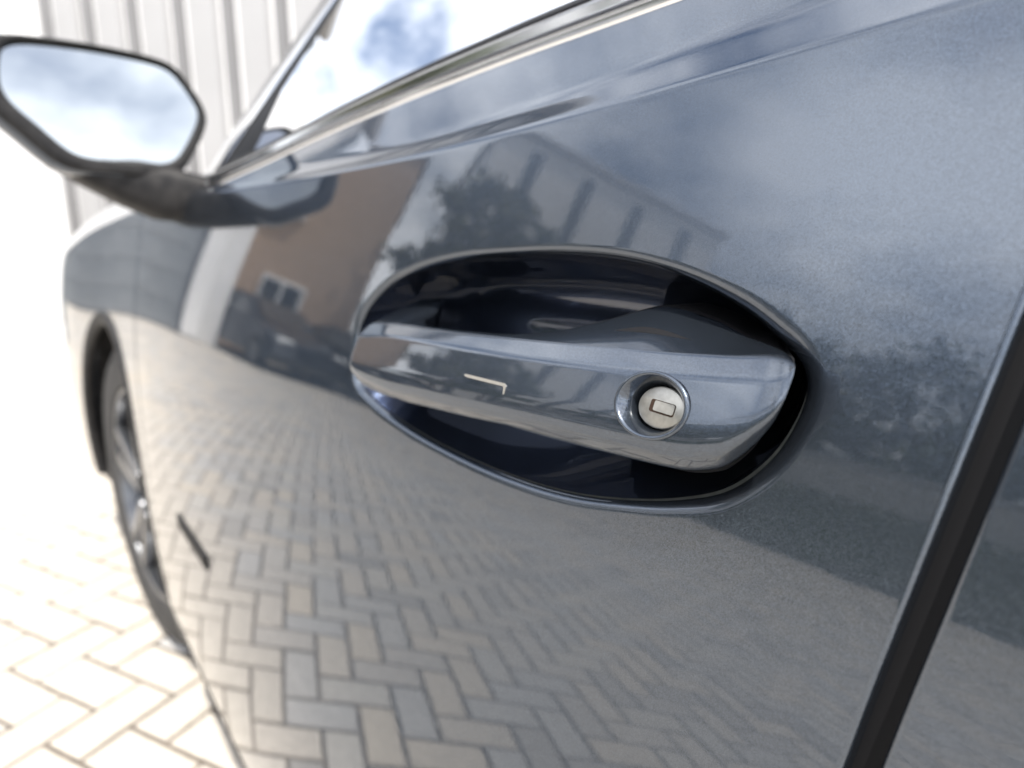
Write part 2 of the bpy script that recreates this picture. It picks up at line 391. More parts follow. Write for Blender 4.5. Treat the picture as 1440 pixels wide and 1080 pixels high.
def ring_patch(sk):
    ts = np.linspace(0, 1, 26)**1.5
    base = CUP+nout*LIP
    X = np.array([base[:, 0]+(OUTW[:, 0]-base[:, 0])*t for t in ts]); z = np.array([base[:, 1]+(OUTW[:, 1]-base[:, 1])*t for t in ts])
    X = np.hstack([X, X[:, :1]]); z = np.hstack([z, z[:, :1]])
    sk.patch(X, z)
    # rolled lip
    rows = []
    for a in np.linspace(0, R(78), 12):
        p = CUP+nout*(LIP-LIP*math.sin(a)); p = np.vstack([p, p[:1]])
        dn = np.vstack([LIP, LIP[:1]])*(1-math.cos(a)); nn = SN(p[:, 0], p[:, 1]); no2 = np.vstack([nout, nout[:1]])
        V = np.stack([p[:, 0], S(p[:, 0], p[:, 1]), p[:, 1]], -1)-nn*dn
        Nn = nn*math.cos(a)-np.stack([no2[:, 0], np.zeros(NC+1), no2[:, 1]], -1)*math.sin(a)
        rows.append((V, Nn))
    off = len(sk.V)
    for V, Nn in rows: sk.V += list(V); sk.Nn += list(Nn)
    sk.F += grid_faces(len(rows), NC+1, off)
sk = Skin(); ring_patch(sk)
lin = np.linspace
# rear strip beside the shut line, up to the crease
zz = lin(SILL, .785, 60); t = lin(0, 1, 10)
def strip(za, fx0, fx1, nx):
    t = lin(0, 1, nx)[None, :]; x0 = fx0(za)[:, None]; x1 = fx1(za)[:, None]; return x0+(x1-x0)*t, np.repeat(za[:, None], nx, 1)
ztr = float(Ztw(.074))
zz = lin(.785, ztr, 70); X, z = strip(zz, lambda q: Xr(q)+.0022, lambda q: np.full_like(q, X0w), 10)
z = .785+(z-.785)*((Ztw(X)-.785)/(ztr-.785)); sk.patch(X, z)
zz = lin(SILL, .785, 70); X, z = strip(zz, lambda q: Xr(q)+.0022, lambda q: np.full_like(q, X1w), 60); sk.patch(X, z)
X, z = strip(zz, lambda q: np.full_like(q, X1w), lambda q: Xf(q)-.0022, 80); sk.patch(X, z)
zz = lin(0, 1, 50)[:, None]; tt = lin(0, 1, 90)[None, :]
zb = .785; Xg = X1w+(Xf(.87)-.0022-X1w)*tt+0*zz
zg = zb+(Ztw(Xg)-zb)*zz
Xg = X1w+(Xf(zg)-.0022-X1w)*tt; zg = zb+(Ztw(Xg)-zb)*zz; sk.patch(Xg, zg)
xs = lin(float(Xr(.99))+.0022, float(Xf(.96))-.0022, 260); zr = belt_rows(xs); sk.patch(np.repeat(xs[:, None], zr.shape[1], 1), zr)
zz = lin(SILL, ztr, 160); sk.hem(Xr(zz)+.0022, zz, -1)
zz = lin(SILL, .96, 120); sk.hem(Xf(zz)-.0022, zz, 1)
door = sk.build('front_door', car)

# bowl of the recess, its colour darkened to stand in for the shade inside
def bowl():
    V = []
    dep = lambda s_: .0035+.030*(1-(1-s_)**2.6)
    a = R(78); p0 = CUP+nout*(LIP-LIP*math.sin(a)); nn0 = SN(p0[:, 0], p0[:, 1]); e0 = LIP[:, 0]*(1-math.cos(a))-.0001
    ss = np.concatenate([lin(0, .3, 16), lin(.33, 1, 26)])
    med = np.stack([np.clip(CUP[:, 0], .17, .33), np.full(NC, .866)], -1)
    for s_ in ss:
        k = .9*s_**1.15; p = p0+(med-p0)*k
        base = S0(p[:, 0], p[:, 1]); V.append(np.stack([p[:, 0], base-e0-.046*(1-(1-s_)**2.6), p[:, 1]], -1))
    V = np.array(V); n0 = len(ss)
    F = grid_faces(n0, NC, 0, wrapv=True); V = V.reshape(-1, 3)
    F.append(tuple((n0-1)*NC+k for k in range(NC)))
    return V, F
V, F = bowl(); cup = mesh_obj('handle_recess', V, F, CUPSHADE, door)
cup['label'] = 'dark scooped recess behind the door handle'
bm = bmesh.new(); bm.from_mesh(cup.data); bmesh.ops.recalc_face_normals(bm, faces=bm.faces)
if sum(f.normal.y*f.calc_area() for f in bm.faces) < 0: bmesh.ops.reverse_faces(bm, faces=bm.faces)
bm.to_mesh(cup.data); bm.free()

# rear door
sk = Skin(); zz = lin(SILL, 1.02, 150); X, z = strip(zz, lambda q: np.full_like(q, -.95), lambda q: Xq(q)-.0022, 70)
zt_ = zc(X)-.006; z = SILL+(z-SILL)*((zt_-SILL)/(1.02-SILL)); X = -.95+(Xq(z)-.0022+.95)*((X+.95)/(X[:, -1:]+.95)); sk.patch(X, z)
xs = lin(-.95, float(Xq(.99))-.0022, 150); zr = belt_rows(xs); sk.patch(np.repeat(xs[:, None], zr.shape[1], 1), zr)
zz = lin(SILL, .985, 160); sk.hem(Xq(zz)-.0022, zz, 1)
rdoor = sk.build('rear_door', car)
# black jamb seen through the shut lines
def jamb(name, fa, fb, z0, z1, dep):
    zz = lin(z0, z1, 60); V = []
    for z in zz:
        for x in (float(fa(z)), float(fb(z))): V.append((x, float(S(np.array(x), np.array(z)))-dep, z))
    return mesh_obj(name, V, grid_faces(60, 2), SEAL, car)
jamb('door_seal', lambda z: Xq(z)-.02, lambda z: Xr(z)+.02, SILL, 1.03, .0105)
jamb('door_seal', lambda z: Xf(z)-.02, lambda z: Xf(z)+.026, SILL, .955, .0105)

# front fender with wheel arch
WX, WZ, AR = 1.60, .35, .385
sk = Skin()
xs = np.unique(np.concatenate([lin(1.10, WX-AR, 10), WX-AR*np.cos(lin(0, math.pi, 90)), lin(WX+AR, 2.32, 40)]))
NZ = 110
def fender_low(x):
    u = np.clip(AR**2-(x-WX)**2, 0, None); return np.where(np.abs(x-WX) < AR, np.maximum(WZ+np.sqrt(u), .26), .26)
X = []; z = []
for x in xs:
    lo = float(fender_low(x)); hi = float(zc(x)); X.append([x]*NZ); z.append(lo+(hi-lo)*lin(0, 1, NZ))
X = np.array(X); z = np.array(z)
xe = Xf(z)+.0062; X = np.maximum(X, xe)
sk.patch(X, z)
# rounded top towards the bonnet
rows_w = np.concatenate([lin(0, .006, 10), lin(.008, .05, 14)])
xs2 = lin(1.30, 2.32, 120); zr = zc(xs2)[:, None]+rows_w[None, :]; sk.patch(np.repeat(xs2[:, None], len(rows_w), 1), zr)
zz = lin(.26, .955, 120); sk.hem(Xf(zz)+.0062, zz, -1)
fender = sk.build('front_fender', car)
# arch flange and liner
ang = lin(R(-8), R(188), 100); V = []
for a in ang:
    x, z = WX+AR*math.cos(a), WZ+AR*math.sin(a); y = float(S(np.array(x), np.array(max(z, .26))))
    for r_, dy_ in ((0, .0), (.004, .003), (.022, .0035), (.026, 0), (.026, -.02), (-.004, -.02), (-.004, -.003)):
        V.append((WX+(AR+r_-.002)*math.cos(a), y+dy_, WZ+(AR+r_-.002)*math.sin(a)))
mesh_obj('wheel_arch_trim', V, grid_faces(100, 7, wrapv=True), BLACK, fender)
V = []
for a in ang:
    for dy_ in (-.004, -.3): V.append((WX+(AR+.01)*math.cos(a), -.13+dy_, WZ+(AR+.01)*math.sin(a)))
mesh_obj('arch_liner', V, grid_faces(100, 2), BLACK, fender)
# sill under the doors
xs = lin(-.95, WX-AR-.005, 60); V = []
for x in xs:
    y = float(S(np.array(x), np.array(SILL)))
    for dy_, z in ((-.012, SILL+.012), (-.004, SILL-.004), (-.002, SILL-.02), (-.012, SILL-.06), (-.035, SILL-.10), (-.09, SILL-.115), (-.2, SILL-.115)): V.append((x, y+dy_, z))
mesh_obj('sill', V, grid_faces(60, 7), BLACK, car)

# bonnet, nose, roof, far side: enough body to close the car
CY = -.95
hood_v = []; xs = lin(1.22, 2.32, 40); yy = lin(0, 1, 24)
for x in xs:
    z0 = float(zc(x))+.05; y0 = float(S(np.array(x), np.array(z0)))
    for u in yy: hood_v.append((x, y0+(2*(CY-y0))*u, z0-.002+.035*math.sin(math.pi*u)))
mesh_obj('bonnet', hood_v, grid_faces(40, 24, flip=True), PAINT, car)
nose = []; zz = lin(.22, float(zc(2.32))+.05, 30)
for z in zz:
    y0 = float(S(np.array(2.32), np.array(z)))
    for a in lin(0, 1, 40):
        e = 2*a-1; nose.append((2.318+.18*(1-abs(e)**2.6)*(.75+.25*math.sin((z-.2)*4)), CY+(CY-y0)*e, z))
mesh_obj('front_bumper', nose, grid_faces(30, 40, flip=True), PAINT, car)
V = []; xs = lin(-.95, 1.2, 30); zz = lin(.22, 1.02, 20)
for x in xs:
    for z in zz: V.append((x, 2*CY-float(S0(np.array(x), np.array(z))), z))
V2 = len(V); F = grid_faces(30, 20)
xs2 = lin(1.2, 2.32, 16)
for x in xs2:
    lo = float(fender_low(x)) if abs(x-WX) < AR else .22
    for k in range(20): z = lo+(float(zc(x))+.05-lo)*k/19; V.append((x, 2*CY-float(S0(np.array(x), np.array(z))), z))
F += grid_faces(16, 20, V2)
mesh_obj('far_side_panel', V, F, PAINT, car)
MB().box((.7, CY, .235), (3.2, 1.55, .06)).build('underbody', BLACK, car)

# ------------------------------------------------------------------ glasshouse
LEAN = .52
def side_y(x, z): return float(S(np.array(min(x, 1.25)), ztop(min(x, 1.25))))-.014-LEAN*(z-float(ztop(min(x, 1.25))))
def strip_sweep(name, prof, x0, x1, n, material, parent, zf=None):
    V = []
    for x in lin(x0, x1, n):
        zb_ = float(ztop(x)) if zf is None else zf(x); yb = float(S(np.array(x), ztop(x)))
        for o_, h in prof: V.append((x, yb+o_, zb_+h))
    return mesh_obj(name, V, grid_faces(n, len(prof), wrapv=True), material, parent, angle=38)
belt = strip_sweep('belt_moulding', [(-.002, -.004), (.0005, .000), (.0008, .004), (-.003, .0075), (-.012, .008), (-.014, -.004)], -.95, .89, 120, ALU, car)
strip_sweep('bright_strip', [(-.0045, .0082), (-.0015, .0095), (-.0012, .0135), (-.0045, .0165), (-.0115, .017), (-.012, .008)], -.95, .89, 120, ALU, belt)
strip_sweep('window_seal', [(-.0115, .0172), (-.011, .021), (-.014, .0245), (-.021, .026), (-.024, .0172)], -.95, .88, 120, SEAL, belt)
# front edge of the side window follows the windscreen pillar
PILB, PILT = (.885, .985), (.36, 1.42)
def pil_x(z): return PILB[0]+(PILT[0]-PILB[0])*((z-PILB[1])/(PILT[1]-PILB[1]))**1.12 if z > PILB[1] else PILB[0]
V = []; zs = lin(0, 1, 30); xs_ = lin(0, 1, 40)
for a in zs:
    for b in xs_:
        x = -.02+(.86+.02)*b; zlow = float(ztop(x))+.01; z = zlow+(1.40-zlow)*a
        xx = -.02+(min(pil_x(z)-.02, .86)+.02)*b; zlow = float(ztop(xx))+.01; z = zlow+(1.40-zlow)*a
        V.append((xx, side_y(xx, z)-.006+.012*math.sin(math.pi*a), z))
win = mesh_obj('front_door_window', V, grid_faces(30, 40), GLASS, car)
def pillar(name, offs, material, parent, dz=.0):
    V = []
    for z in lin(PILB[1]-.01, PILT[1], 40):
        x = float(pil_x(z)); y = side_y(x, z)
        for dx_, dy_ in offs: V.append((x+dx_+dz, y+dy_, z))
    return mesh_obj(name, V, grid_faces(40, len(offs), wrapv=True), material, parent, angle=35)
ap = pillar('windscreen_pillar', [(.068, -.003), (.074, -.001), (.10, -.008), (.13, -.03), (.135, -.07), (.07, -.06), (.06, -.02)], PAINT, car)
pillar('bright_strip', [(.0125, .001), (.015, .0042), (.064, .0035), (.068, .001), (.068, -.006), (.0125, -.004)], ALU, ap)
pillar('window_seal', [(-.058, -.003), (-.052, .0015), (.008, .0035), (.0123, .002), (.0123, -.03), (-.058, -.012)], SEAL, ap)
# roof, windscreen, far windows
V = []
for x in lin(-1.2, .36, 20):
    for u in lin(0, 1, 20):
        y0 = side_y(.36, 1.42); V.append((x, y0+2*(CY-y0)*u, 1.42+.055*math.sin(math.pi*u)**.7))
roof = mesh_obj('roof', V, grid_faces(20, 20, flip=True), PAINT, car)
V = []
for a in lin(0, 1, 12):
    z = .99+(1.42-.99)*a; x = float(pil_x(max(z, PILB[1])))+.09; y0 = side_y(min(x, 1.25), z)-.05
    for u in lin(0, 1, 20): V.append((x+.22*math.sin(math.pi*u)*(1-a*.5), y0+2*(CY-y0)*u, z))
mesh_obj('windscreen', V, grid_faces(12, 20), GLASS, car)
MB().box((-.03, side_y(-.03, 1.22)-.02, 1.22), (.09, .03, .44), rot=Matrix.Rotation(-math.atan(LEAN), 3, 'X').inverted()).build('door_pillar', BLACKGLOSS, car)
V = [(x, 2*CY-side_y(x, z)+.02, z) for z in lin(1.02, 1.42, 6) for x in lin(-1., .7-(.34 if z > 1.2 else 0), 12)]
mesh_obj('far_window', V, grid_faces(6, 12), GLASS, car)
# cabin
cabin = MB().box((.2, CY, .62), (2.2, 1.5, .7), bevel=.03).build('cabin_tub', CLOTH, car)
MB().box((.95, CY, .93), (.42, 1.40, .14), bevel=.05).build('dashboard', BLACK, car)
def seat(y):
    s_ = MB().box((-.05, y, 1.02), (.14, .48, .50), rot=Matrix.Rotation(R(-14), 3, 'Y'), bevel=.05).build('seat_backrest', CLOTH, car, smooth=50)
    MB().box((-.14, y, 1.31), (.09, .26, .17), rot=Matrix.Rotation(R(-10), 3, 'Y'), bevel=.035).build('headrest', CLOTH, s_, smooth=50)
seat(-.60); seat(-1.30)
tor = MB(); mt = Matrix.Translation((.62, -.60, 1.0)) @ Matrix.Rotation(R(66), 4, 'Y')
tor.lathe([(.18+.015*math.cos(a), .015*math.sin(a)) for a in lin(0, 2*math.pi, 10, endpoint=False)], mt, 48, True); tor.build('steering_wheel', BLACK, car, smooth=60)
MB().box((.86, -.20, .995), (.10, .05, .07), bevel=.01).build('mirror_sail', BLACKGLOSS, car)

# door badge strip, low on the front door
V = []
for x in lin(.765, .915, 40):
    for dz_, o_ in ((-.009, .0002), (-.008, .0022), (.008, .0022), (.009, .0002)):
        z = .5545+dz_; V.append((x, float(S(np.array(x), np.array(z)))+o_, z))
b_ = mesh_obj('badge_strip', V, grid_faces(40, 4, flip=True), SEAL, door, angle=40)

# ------------------------------------------------------------------ door handle
ztp = pchip([.0912, .0945, .120, .147, .204, .273, .315, .365, .374], [.8893, .8898, .8875, .8852, .8817, .8786, .8767, .8722, .8700])
zbt = pchip([.0912, .0914, .0919, .0928, .0945, .0980, .1030, .1115, .1270, .145, .174, .218, .275, .334, .3576, .374], [.8860, .8835, .8798, .8742, .8690, .8625, .8566, .8504, .8465, .8452, .8437, .8412, .8374, .8340, .8345, .8380])
oin = pchip([.0912, .097, .11, .14, .165, .19, .215, .25, .30, .318, .332, .346, .374], [.003, -.001, -.007, -.013, -.014, -.004, .004, .0082, .0085, .002, -.016, -.026, -.026])
rise = pchip([.0912, .112, .14, .165, .19, .215, .25, .30, .325, .345, .374], [.0, .0035, .0110, .0155, .0090, .0036, .0008, 0, .004, .0125, .0135])
OF, XE, RE = .0225, .374, .0065
def rounded(poly, rad, seg):
    P = [np.array(p, float) for p in poly]; n = len(P); out_ = []
    for i in range(n):
        a, b, c = P[i-1], P[i], P[(i+1) % n]; u = a-b; v = c-b; lu, lv = np.linalg.norm(u)+1e-12, np.linalg.norm(v)+1e-12; u /= lu; v /= lv
        ct = np.clip(u @ v, -.9999, .9999); th = math.acos(ct); t = min(rad[i]/math.tan(th/2), .48*lu, .48*lv); 
        p0, p2 = b+u*t, b+v*t
        for s_ in lin(0, 1, seg[i]): out_.append((1-s_)**2*p0+2*s_*(1-s_)*b+s_**2*p2)
    return np.array(out_)
def section(x):
    zt, zb = float(ztp(x)), float(zbt(x)); oi = float(oin(x)); rs = float(rise(x)); h = zt-zb
    of = OF-.0035*((x-.235)/.14)**2
    if x > XE-RE: of = of-RE+math.sqrt(max(RE*RE-(x-(XE-RE))**2, 0))
    if x < .0952: of = of-.0030*(1-math.sqrt(max(0, 1-((.0952-x)/.0041)**2)))
    k = min(1, h/.03); oi = min(oi, of-.002)
    poly = [(oi, zb+.006*k), (of-.0075*k, zb), (of+.0006*k, zb+.0095*k), (of+.0004*k, zb+.45*h), (of-.0026*k, zt-.0062*k), (of-.0092*k, zt), (oi, zt+rs)]
    rad = [.004, .0070, .016, .03, .0060, .0060, .0022]; seg = [5, 9, 9, 9, 9, 9, 6]
    return rounded(poly, rad, seg)
def undercut(x, o_): return .62*max(0, .0185-o_)*max(0, 1-(x-.0912)/.06)**1.5
xs = np.concatenate([.0912+.012*lin(0, 1, 40)**2.4, lin(.1036, XE-RE, 170), XE-RE+RE*np.sin(lin(0, math.pi/2, 26)[1:])])
V = []
for x in xs:
    sec = section(x)
    for o_, z in sec:
        xs_h = x+undercut(x, o_); V.append((xs_h, float(Pf(xs_h))+float(Q(z))+o_, z))
ns = len(sec); F = grid_faces(len(xs), ns, 0, wrapv=True)
F.append(tuple(range(ns))); F.append(tuple((len(xs)-1)*ns+k for k in range(ns))[::-1])
handle = mesh_obj('door_handle', V, F, PAINT, car)
handle['label'] = 'painted pull handle with a key lock at its rear end'
bm = bmesh.new(); bm.from_mesh(handle.data); bmesh.ops.recalc_face_normals(bm, faces=bm.faces)
for e in bm.edges: e.smooth = True
bm.to_mesh(handle.data); bm.free()
# lock socket cut into the handle face
LX, LZ = .1395, .8690
e_ = 1e-3
def face_pt(x, z): 
    o_ = OF-.0035*((x-.235)/.14)**2
    return Vector((x, float(Pf(x))+float(Q(z))+o_+.0001-.09*(z-.866), z))
lp = face_pt(LX, LZ); nx = (face_pt(LX+e_, LZ)-face_pt(LX-e_, LZ)).normalized(); nz = (face_pt(LX, LZ+e_)-face_pt(LX, LZ-e_)).normalized()
nl = nz.cross(nx).normalized()
if nl.y < 0: nl = -nl
nz = (nz-nl*nz.dot(nl)-nx*nz.dot(nx)).normalized()
def frame(p, wide=1.0):
    m_ = Matrix((nx*wide, nz, nl)).transposed().to_4x4(); m_.translation = p; return m_
LM = frame(lp, 1.30)
def cutter(mb):
    bmesh.ops.recalc_face_normals(mb.bm, faces=mb.bm.faces); me = bpy.data.meshes.new('cut'); mb.bm.to_mesh(me); mb.bm.free(); return link(bpy.data.objects.new('cut', me))
c1 = MB().lathe([(.0106, -.0135), (.0106, .012)], LM, 96).disc(.0106, -.0135, LM, 96).disc(.0106, .012, LM, 96)
bmesh.ops.remove_doubles(c1.bm, verts=c1.bm.verts, dist=1e-6); c1 = cutter(c1)
SM = frame(face_pt(.2310, .8622)) @ Matrix.Rotation(R(-.5), 4, 'Z')
def rrect(w, h, r_, n=6):
    out_ = []
    for cx_, cy_, a0 in ((w/2-r_, h/2-r_, 0), (-w/2+r_, h/2-r_, 90), (-w/2+r_, -h/2+r_, 180), (w/2-r_, -h/2+r_, 270)):
        for a in lin(R(a0), R(a0+90), n): out_.append((cx_+r_*math.cos(a), cy_+r_*math.sin(a)))
    return out_
for c in (c1,):
    md = handle.modifiers.new('cut', 'BOOLEAN'); md.operation = 'DIFFERENCE'; md.solver = 'EXACT'; md.object = c
dg = bpy.context.evaluated_depsgraph_get(); me = bpy.data.meshes.new_from_object(handle.evaluated_get(dg)); handle.modifiers.clear(); handle.data = me
bpy.data.objects.remove(c1)
me.polygons.foreach_set('use_smooth', [True]*len(me.polygons)); me.set_sharp_from_angle(angle=R(38))
me.materials.clear(); me.materials.append(PAINT)
# bezel: rolled lip and funnel
prof = [(.0122, -.0002), (.0121, .0004), (.0117, .00075), (.0112, .0008), (.0108, .0005), (.01045, -.0002), (.0100, -.0010), (.0094, -.0022), (.0088, -.0035), (.0083, -.0050), (.0080, -.0066), (.0079, -.0125)]
MB().lathe(prof, LM, 96).build('lock_bezel', PAINT, handle, smooth=60)
LC = LM @ Matrix.Translation((-.0011, 0, 0))
lock = MB().lathe([(.0076, -.0125), (.0076, -.0049), (.0074, -.0045), (.0071, -.0043)], LC, 72).disc(.0071, -.0043, LC, 72)
bmesh.ops.remove_doubles(lock.bm, verts=lock.bm.verts, dist=1e-6)
lock = lock.build('lock_cylinder', STEEL, handle, smooth=40); lock['label'] = 'round satin steel key lock face'
KS = LC @ Matrix.Translation((-.0006, 0, 0)) @ Matrix.Rotation(R(4), 4, 'Z')
MB().prism(rrect(.0082, .0046, .0008), -.0046, -.0042, KS).build('key_slot', SLOT, handle)
MB().prism(rrect(.0066, .0037, .0006), -.0046, -.0039, KS @ Matrix.Translation((-.0006, .0002, 0))).build('slot_flap', STEEL, handle)
# hooked strip in place of the reflection along the touch recess edge
GLINT = mat('edge_glint_satin', (.34, .32, .285), .4, .6)
L_ = [(.0148, .0006), (.0138, .0011), (-.0130, .0011), (-.0142, .0007), (-.0148, -.0002), (-.0148, -.0034), (-.0141, -.0038), (-.0137, -.0010), (-.0130, -.0003), (.0125, -.0003), (.0140, .0001)]
tm = MB().prism(L_, -.0012, .0004, SM).build('touch_edge_glint', GLINT, handle); tm['label'] = 'thin hooked strip standing in for a glint on the grip'
# socket floor and mounting feet of the handle
MB().disc(.0103, -.0125, LM, 64).build('lock_socket', BLACK, handle)
V = []
xg = np.concatenate([.0896+.006*lin(0, 1, 14)**2, lin(.0964, .195, 60)])
for x in xg:
    xx = max(x, .0913); zt, zb, oi, rs = float(ztp(xx)), float(zbt(xx)), float(oin(xx)), float(rise(xx)); tz = lambda o_: zt+rs*(.017-o_)/(.017-oi)
    g_ = .0022 if x < .17 else .0022-.02*(x-.17)
    for o_, z in ((-.05, zb-.001), (.0035, zb-g_), (.0055, zb-g_*.5), (.0055, zb+.002), (.003, min(tz(.003), tz(oi))-.0012), (oi-.001, tz(oi)-.0008), (oi-.003, tz(oi)-.001), (-.05, tz(oi)-.002)):
        xs_h = x+undercut(max(x, .0912), o_); V.append((xs_h, float(Pf(xs_h))+float(Q(z))+o_, z))
mesh_obj('handle_gasket', V, grid_faces(len(xg), 8, 0, wrapv=True)+[tuple(range(8)), tuple((len(xg)-1)*8+k for k in range(8))[::-1]], SEAL, handle, angle=45)
y0 = float(S0(np.array(.36), np.array(.86)))
MB().box((.360, y0-.024, .857), (.026, .02, .026), bevel=.005).build('handle_foot', SEAL, handle)

# ------------------------------------------------------------------ door mirror
mirror = empty('side_mirror', (.95, -.11, .97)); mirror.parent = car
def loc(o): 
    o.location = -Vector(mirror.location); return o
gp = [(.066, 1.138), (-.01, 1.140), (-.080, 1.132), (-.093, 1.127), (-.103, 1.114), (-.1185, 1.084), (-.1205, 1.072), (-.116, 1.060), (-.090, 1.018), (-.078, 1.009), (-.03, 1.008), (.018, 1.012), (.030, 1.018), (.055, 1.044), (.079, 1.070), (.085, 1.085), (.083, 1.112), (.077, 1.132)]
gpc = closed_curve(np.array(gp), 132); gc = gpc.mean(0); gs = np.array([-.07, 1.115])
TIL, TOE = .14, .16
def mx_plane(y, z): return 1.0-TIL*(z-1.08)*-1+TOE*(y)          # leans so that the glass looks slightly up
def shell(scale, dxs, name, material, par, cap=False, flip=False, gpc_=gpc):
    V = []
    for sc_, dx_ in zip(scale, dxs):
        for y, z in gpc_:
            c0 = gs if sc_ > 1 else gc; yy_, zz_ = c0[0]+(y-c0[0])*sc_, c0[1]+(z-c0[1])*sc_; V.append((mx_plane(yy_, zz_)+dx_, yy_, zz_))
    n = len(gpc_); F = grid_faces(len(scale), n, 0, wrapv=True, flip=flip)
    if cap: F.append(tuple((len(scale)-1)*n+k for k in range(n)))
    return loc(mesh_obj(name, V, F, material, par, angle=50))
glass_ = shell([1.0, .5, .02], [0, 0, 0], 'mirror_glass', MIRROR, mirror, cap=True)
shell([1.0, 1.10, 1.16, 1.19, 1.20, 1.16, 1.04, .80, .40, .05], [-.002, -.006, -.004, .004, .02, .055, .09, .115, .125, .127], 'mirror_housing', PAINT, mirror, cap=True)
shell([.99, 1.0, 1.02, 1.07, 1.13, 1.15, 1.155], [.006, -.005, -.0115, -.0125, -.0105, -.006, .001], 'mirror_rim', BLACK, mirror)
# foot
pts = [(.045, 1.035, 1.008, .07, .012), (.015, 1.03, .999, .08, .034), (-.03, 1.02, .986, .085, .062), (-.065, 1.005, .974, .09, .072), (-.10, .985, .966, .10, .064), (-.14, .955, .962, .11, .05)]
V = []
for k, (y, x, z, wv, hv) in enumerate(pts):
    wv /= 2; hv /= 2
    for a in lin(0, 2*math.pi, 20, endpoint=False):
        c_, s_ = math.cos(a), math.sin(a); V.append((x+wv*abs(c_)**.6*(1 if c_ > 0 else -1), y, z+hv*abs(s_)**.6*(1 if s_ > 0 else -1)))
F = grid_faces(6, 20, 0, wrapv=True); F.append(tuple(range(20))[::-1])
loc(mesh_obj('mirror_foot', V, F, BLACK, mirror, angle=50))

# ------------------------------------------------------------------ wheel
def make_wheel(x):
    w = empty('front_wheel' if x > 0 else 'rear_wheel', (x, -.13, WZ)); w.parent = car
    M0 = Matrix.Rotation(R(-90), 4, 'X')                         # lathe axis -> +Y
    tp = [(.238, -.012), (.246, .0), (.285, .004), (.315, .001), (.335, -.010), (.3455, -.026), (.349, -.05), (.35, -.12), (.349, -.19), (.344, -.215), (.32, -.232), (.27, -.225)]
    MB().lathe(tp, M0, 96).build('tyre', RUBBER, w, smooth=35)
    MB().lathe([(.243, -.010), (.239, -.004), (.233, -.006), (.228, -.03), (.218, -.10), (.21, -.21)], M0, 96).build('rim', RIM, w, smooth=40)
    MB().lathe([(.219, -.09), (.05, -.09)], M0, 64).build('barrel_back', RIMDARK, w, smooth=40)
    MB().lathe([(.165, -.07), (.165, -.06), (.06, -.06)], M0, 64).build('brake_disc', DISC, w, smooth=30)
    hub = MB().lathe([(.062, -.05), (.060, -.022), (.05, -.016), (.03, -.012)], M0, 40).disc(.03, -.012, M0, 40).build('hub', RIMDARK, w, smooth=40)
    for k in range(5):
        a = R(90+72*k)
        for d_ in (-.17, .17):
            p0 = Vector((.05*math.cos(a+d_*1.5), -.022, .05*math.sin(a+d_*1.5))); p1 = Vector((.233*math.cos(a+d_), -.012, .233*math.sin(a+d_)))
            q = MB(); dvec = p1-p0; c_ = (p0+p1)/2; rot = Matrix.Rotation(-math.atan2(dvec.z, dvec.x), 3, 'Y')
            q.box(c_, (dvec.length, .03, .026), rot=rot, bevel=.005); q.build('spoke', RIM, w, smooth=40)
    return w
make_wheel(WX)
wr = make_wheel(-1.15)

# ------------------------------------------------------------------ the yard round the car
WHITE = noise_tint(mat('white_cladding', (.75, .75, .75), .5), (.70, .70, .705), (.77, .77, .77), 1.2)
RIBW = noise_tint(mat('light_grey_cladding', (.4, .4, .4), .5), (.33, .328, .33), (.39, .387, .39), 1.5)
GREYDOOR = noise_tint(mat('slate_grey_door', (.16, .175, .19), .35), (.14, .155, .17), (.18, .195, .21), 3)
DARKGLASS = mat('dark_pane', (.02, .025, .03), .03, 0, 1)
HEDGEW = noise_tint(mat('rendered_garden_wall', (.55, .53, .5), .8), (.48, .46, .43), (.6, .58, .55), 3)
def brick_mat():
    M = mat('brown_brick', (.3, .18, .11), .85); t = M.node_tree
    co = N(t, 'ShaderNodeTexCoord'); sx = N(t, 'ShaderNodeSeparateXYZ'); ad = N(t, 'ShaderNodeMath', operation='ADD'); cb = N(t, 'ShaderNodeCombineXYZ')
    br = N(t, 'ShaderNodeTexBrick'); br.inputs['Scale'].default_value = 1; br.inputs['Brick Width'].default_value = .22; br.inputs['Row Height'].default_value = .065; br.inputs['Mortar Size'].default_value = .006
    br.inputs['Color1'].default_value = (.50, .355, .245, 1); br.inputs['Color2'].default_value = (.44, .31, .21, 1); br.inputs['Mortar'].default_value = (.42, .35, .28, 1)
    t.links.new(co.outputs['Object'], sx.inputs[0]); t.links.new(sx.outputs[0], ad.inputs[0]); t.links.new(sx.outputs[1], ad.inputs[1])
    t.links.new(ad.outputs[0], cb.inputs[0]); t.links.new(sx.outputs[2], cb.inputs[1]); t.links.new(cb.outputs[0], br.inputs['Vector']); t.links.new(br.outputs[0], bsdf(M).inputs['Base Color'])
    return M
BRICK = brick_mat()
RIBD = noise_tint(mat('mid_grey_cladding', (.2, .2, .2), .5), (.17, .168, .17), (.22, .217, .22), 1.5)
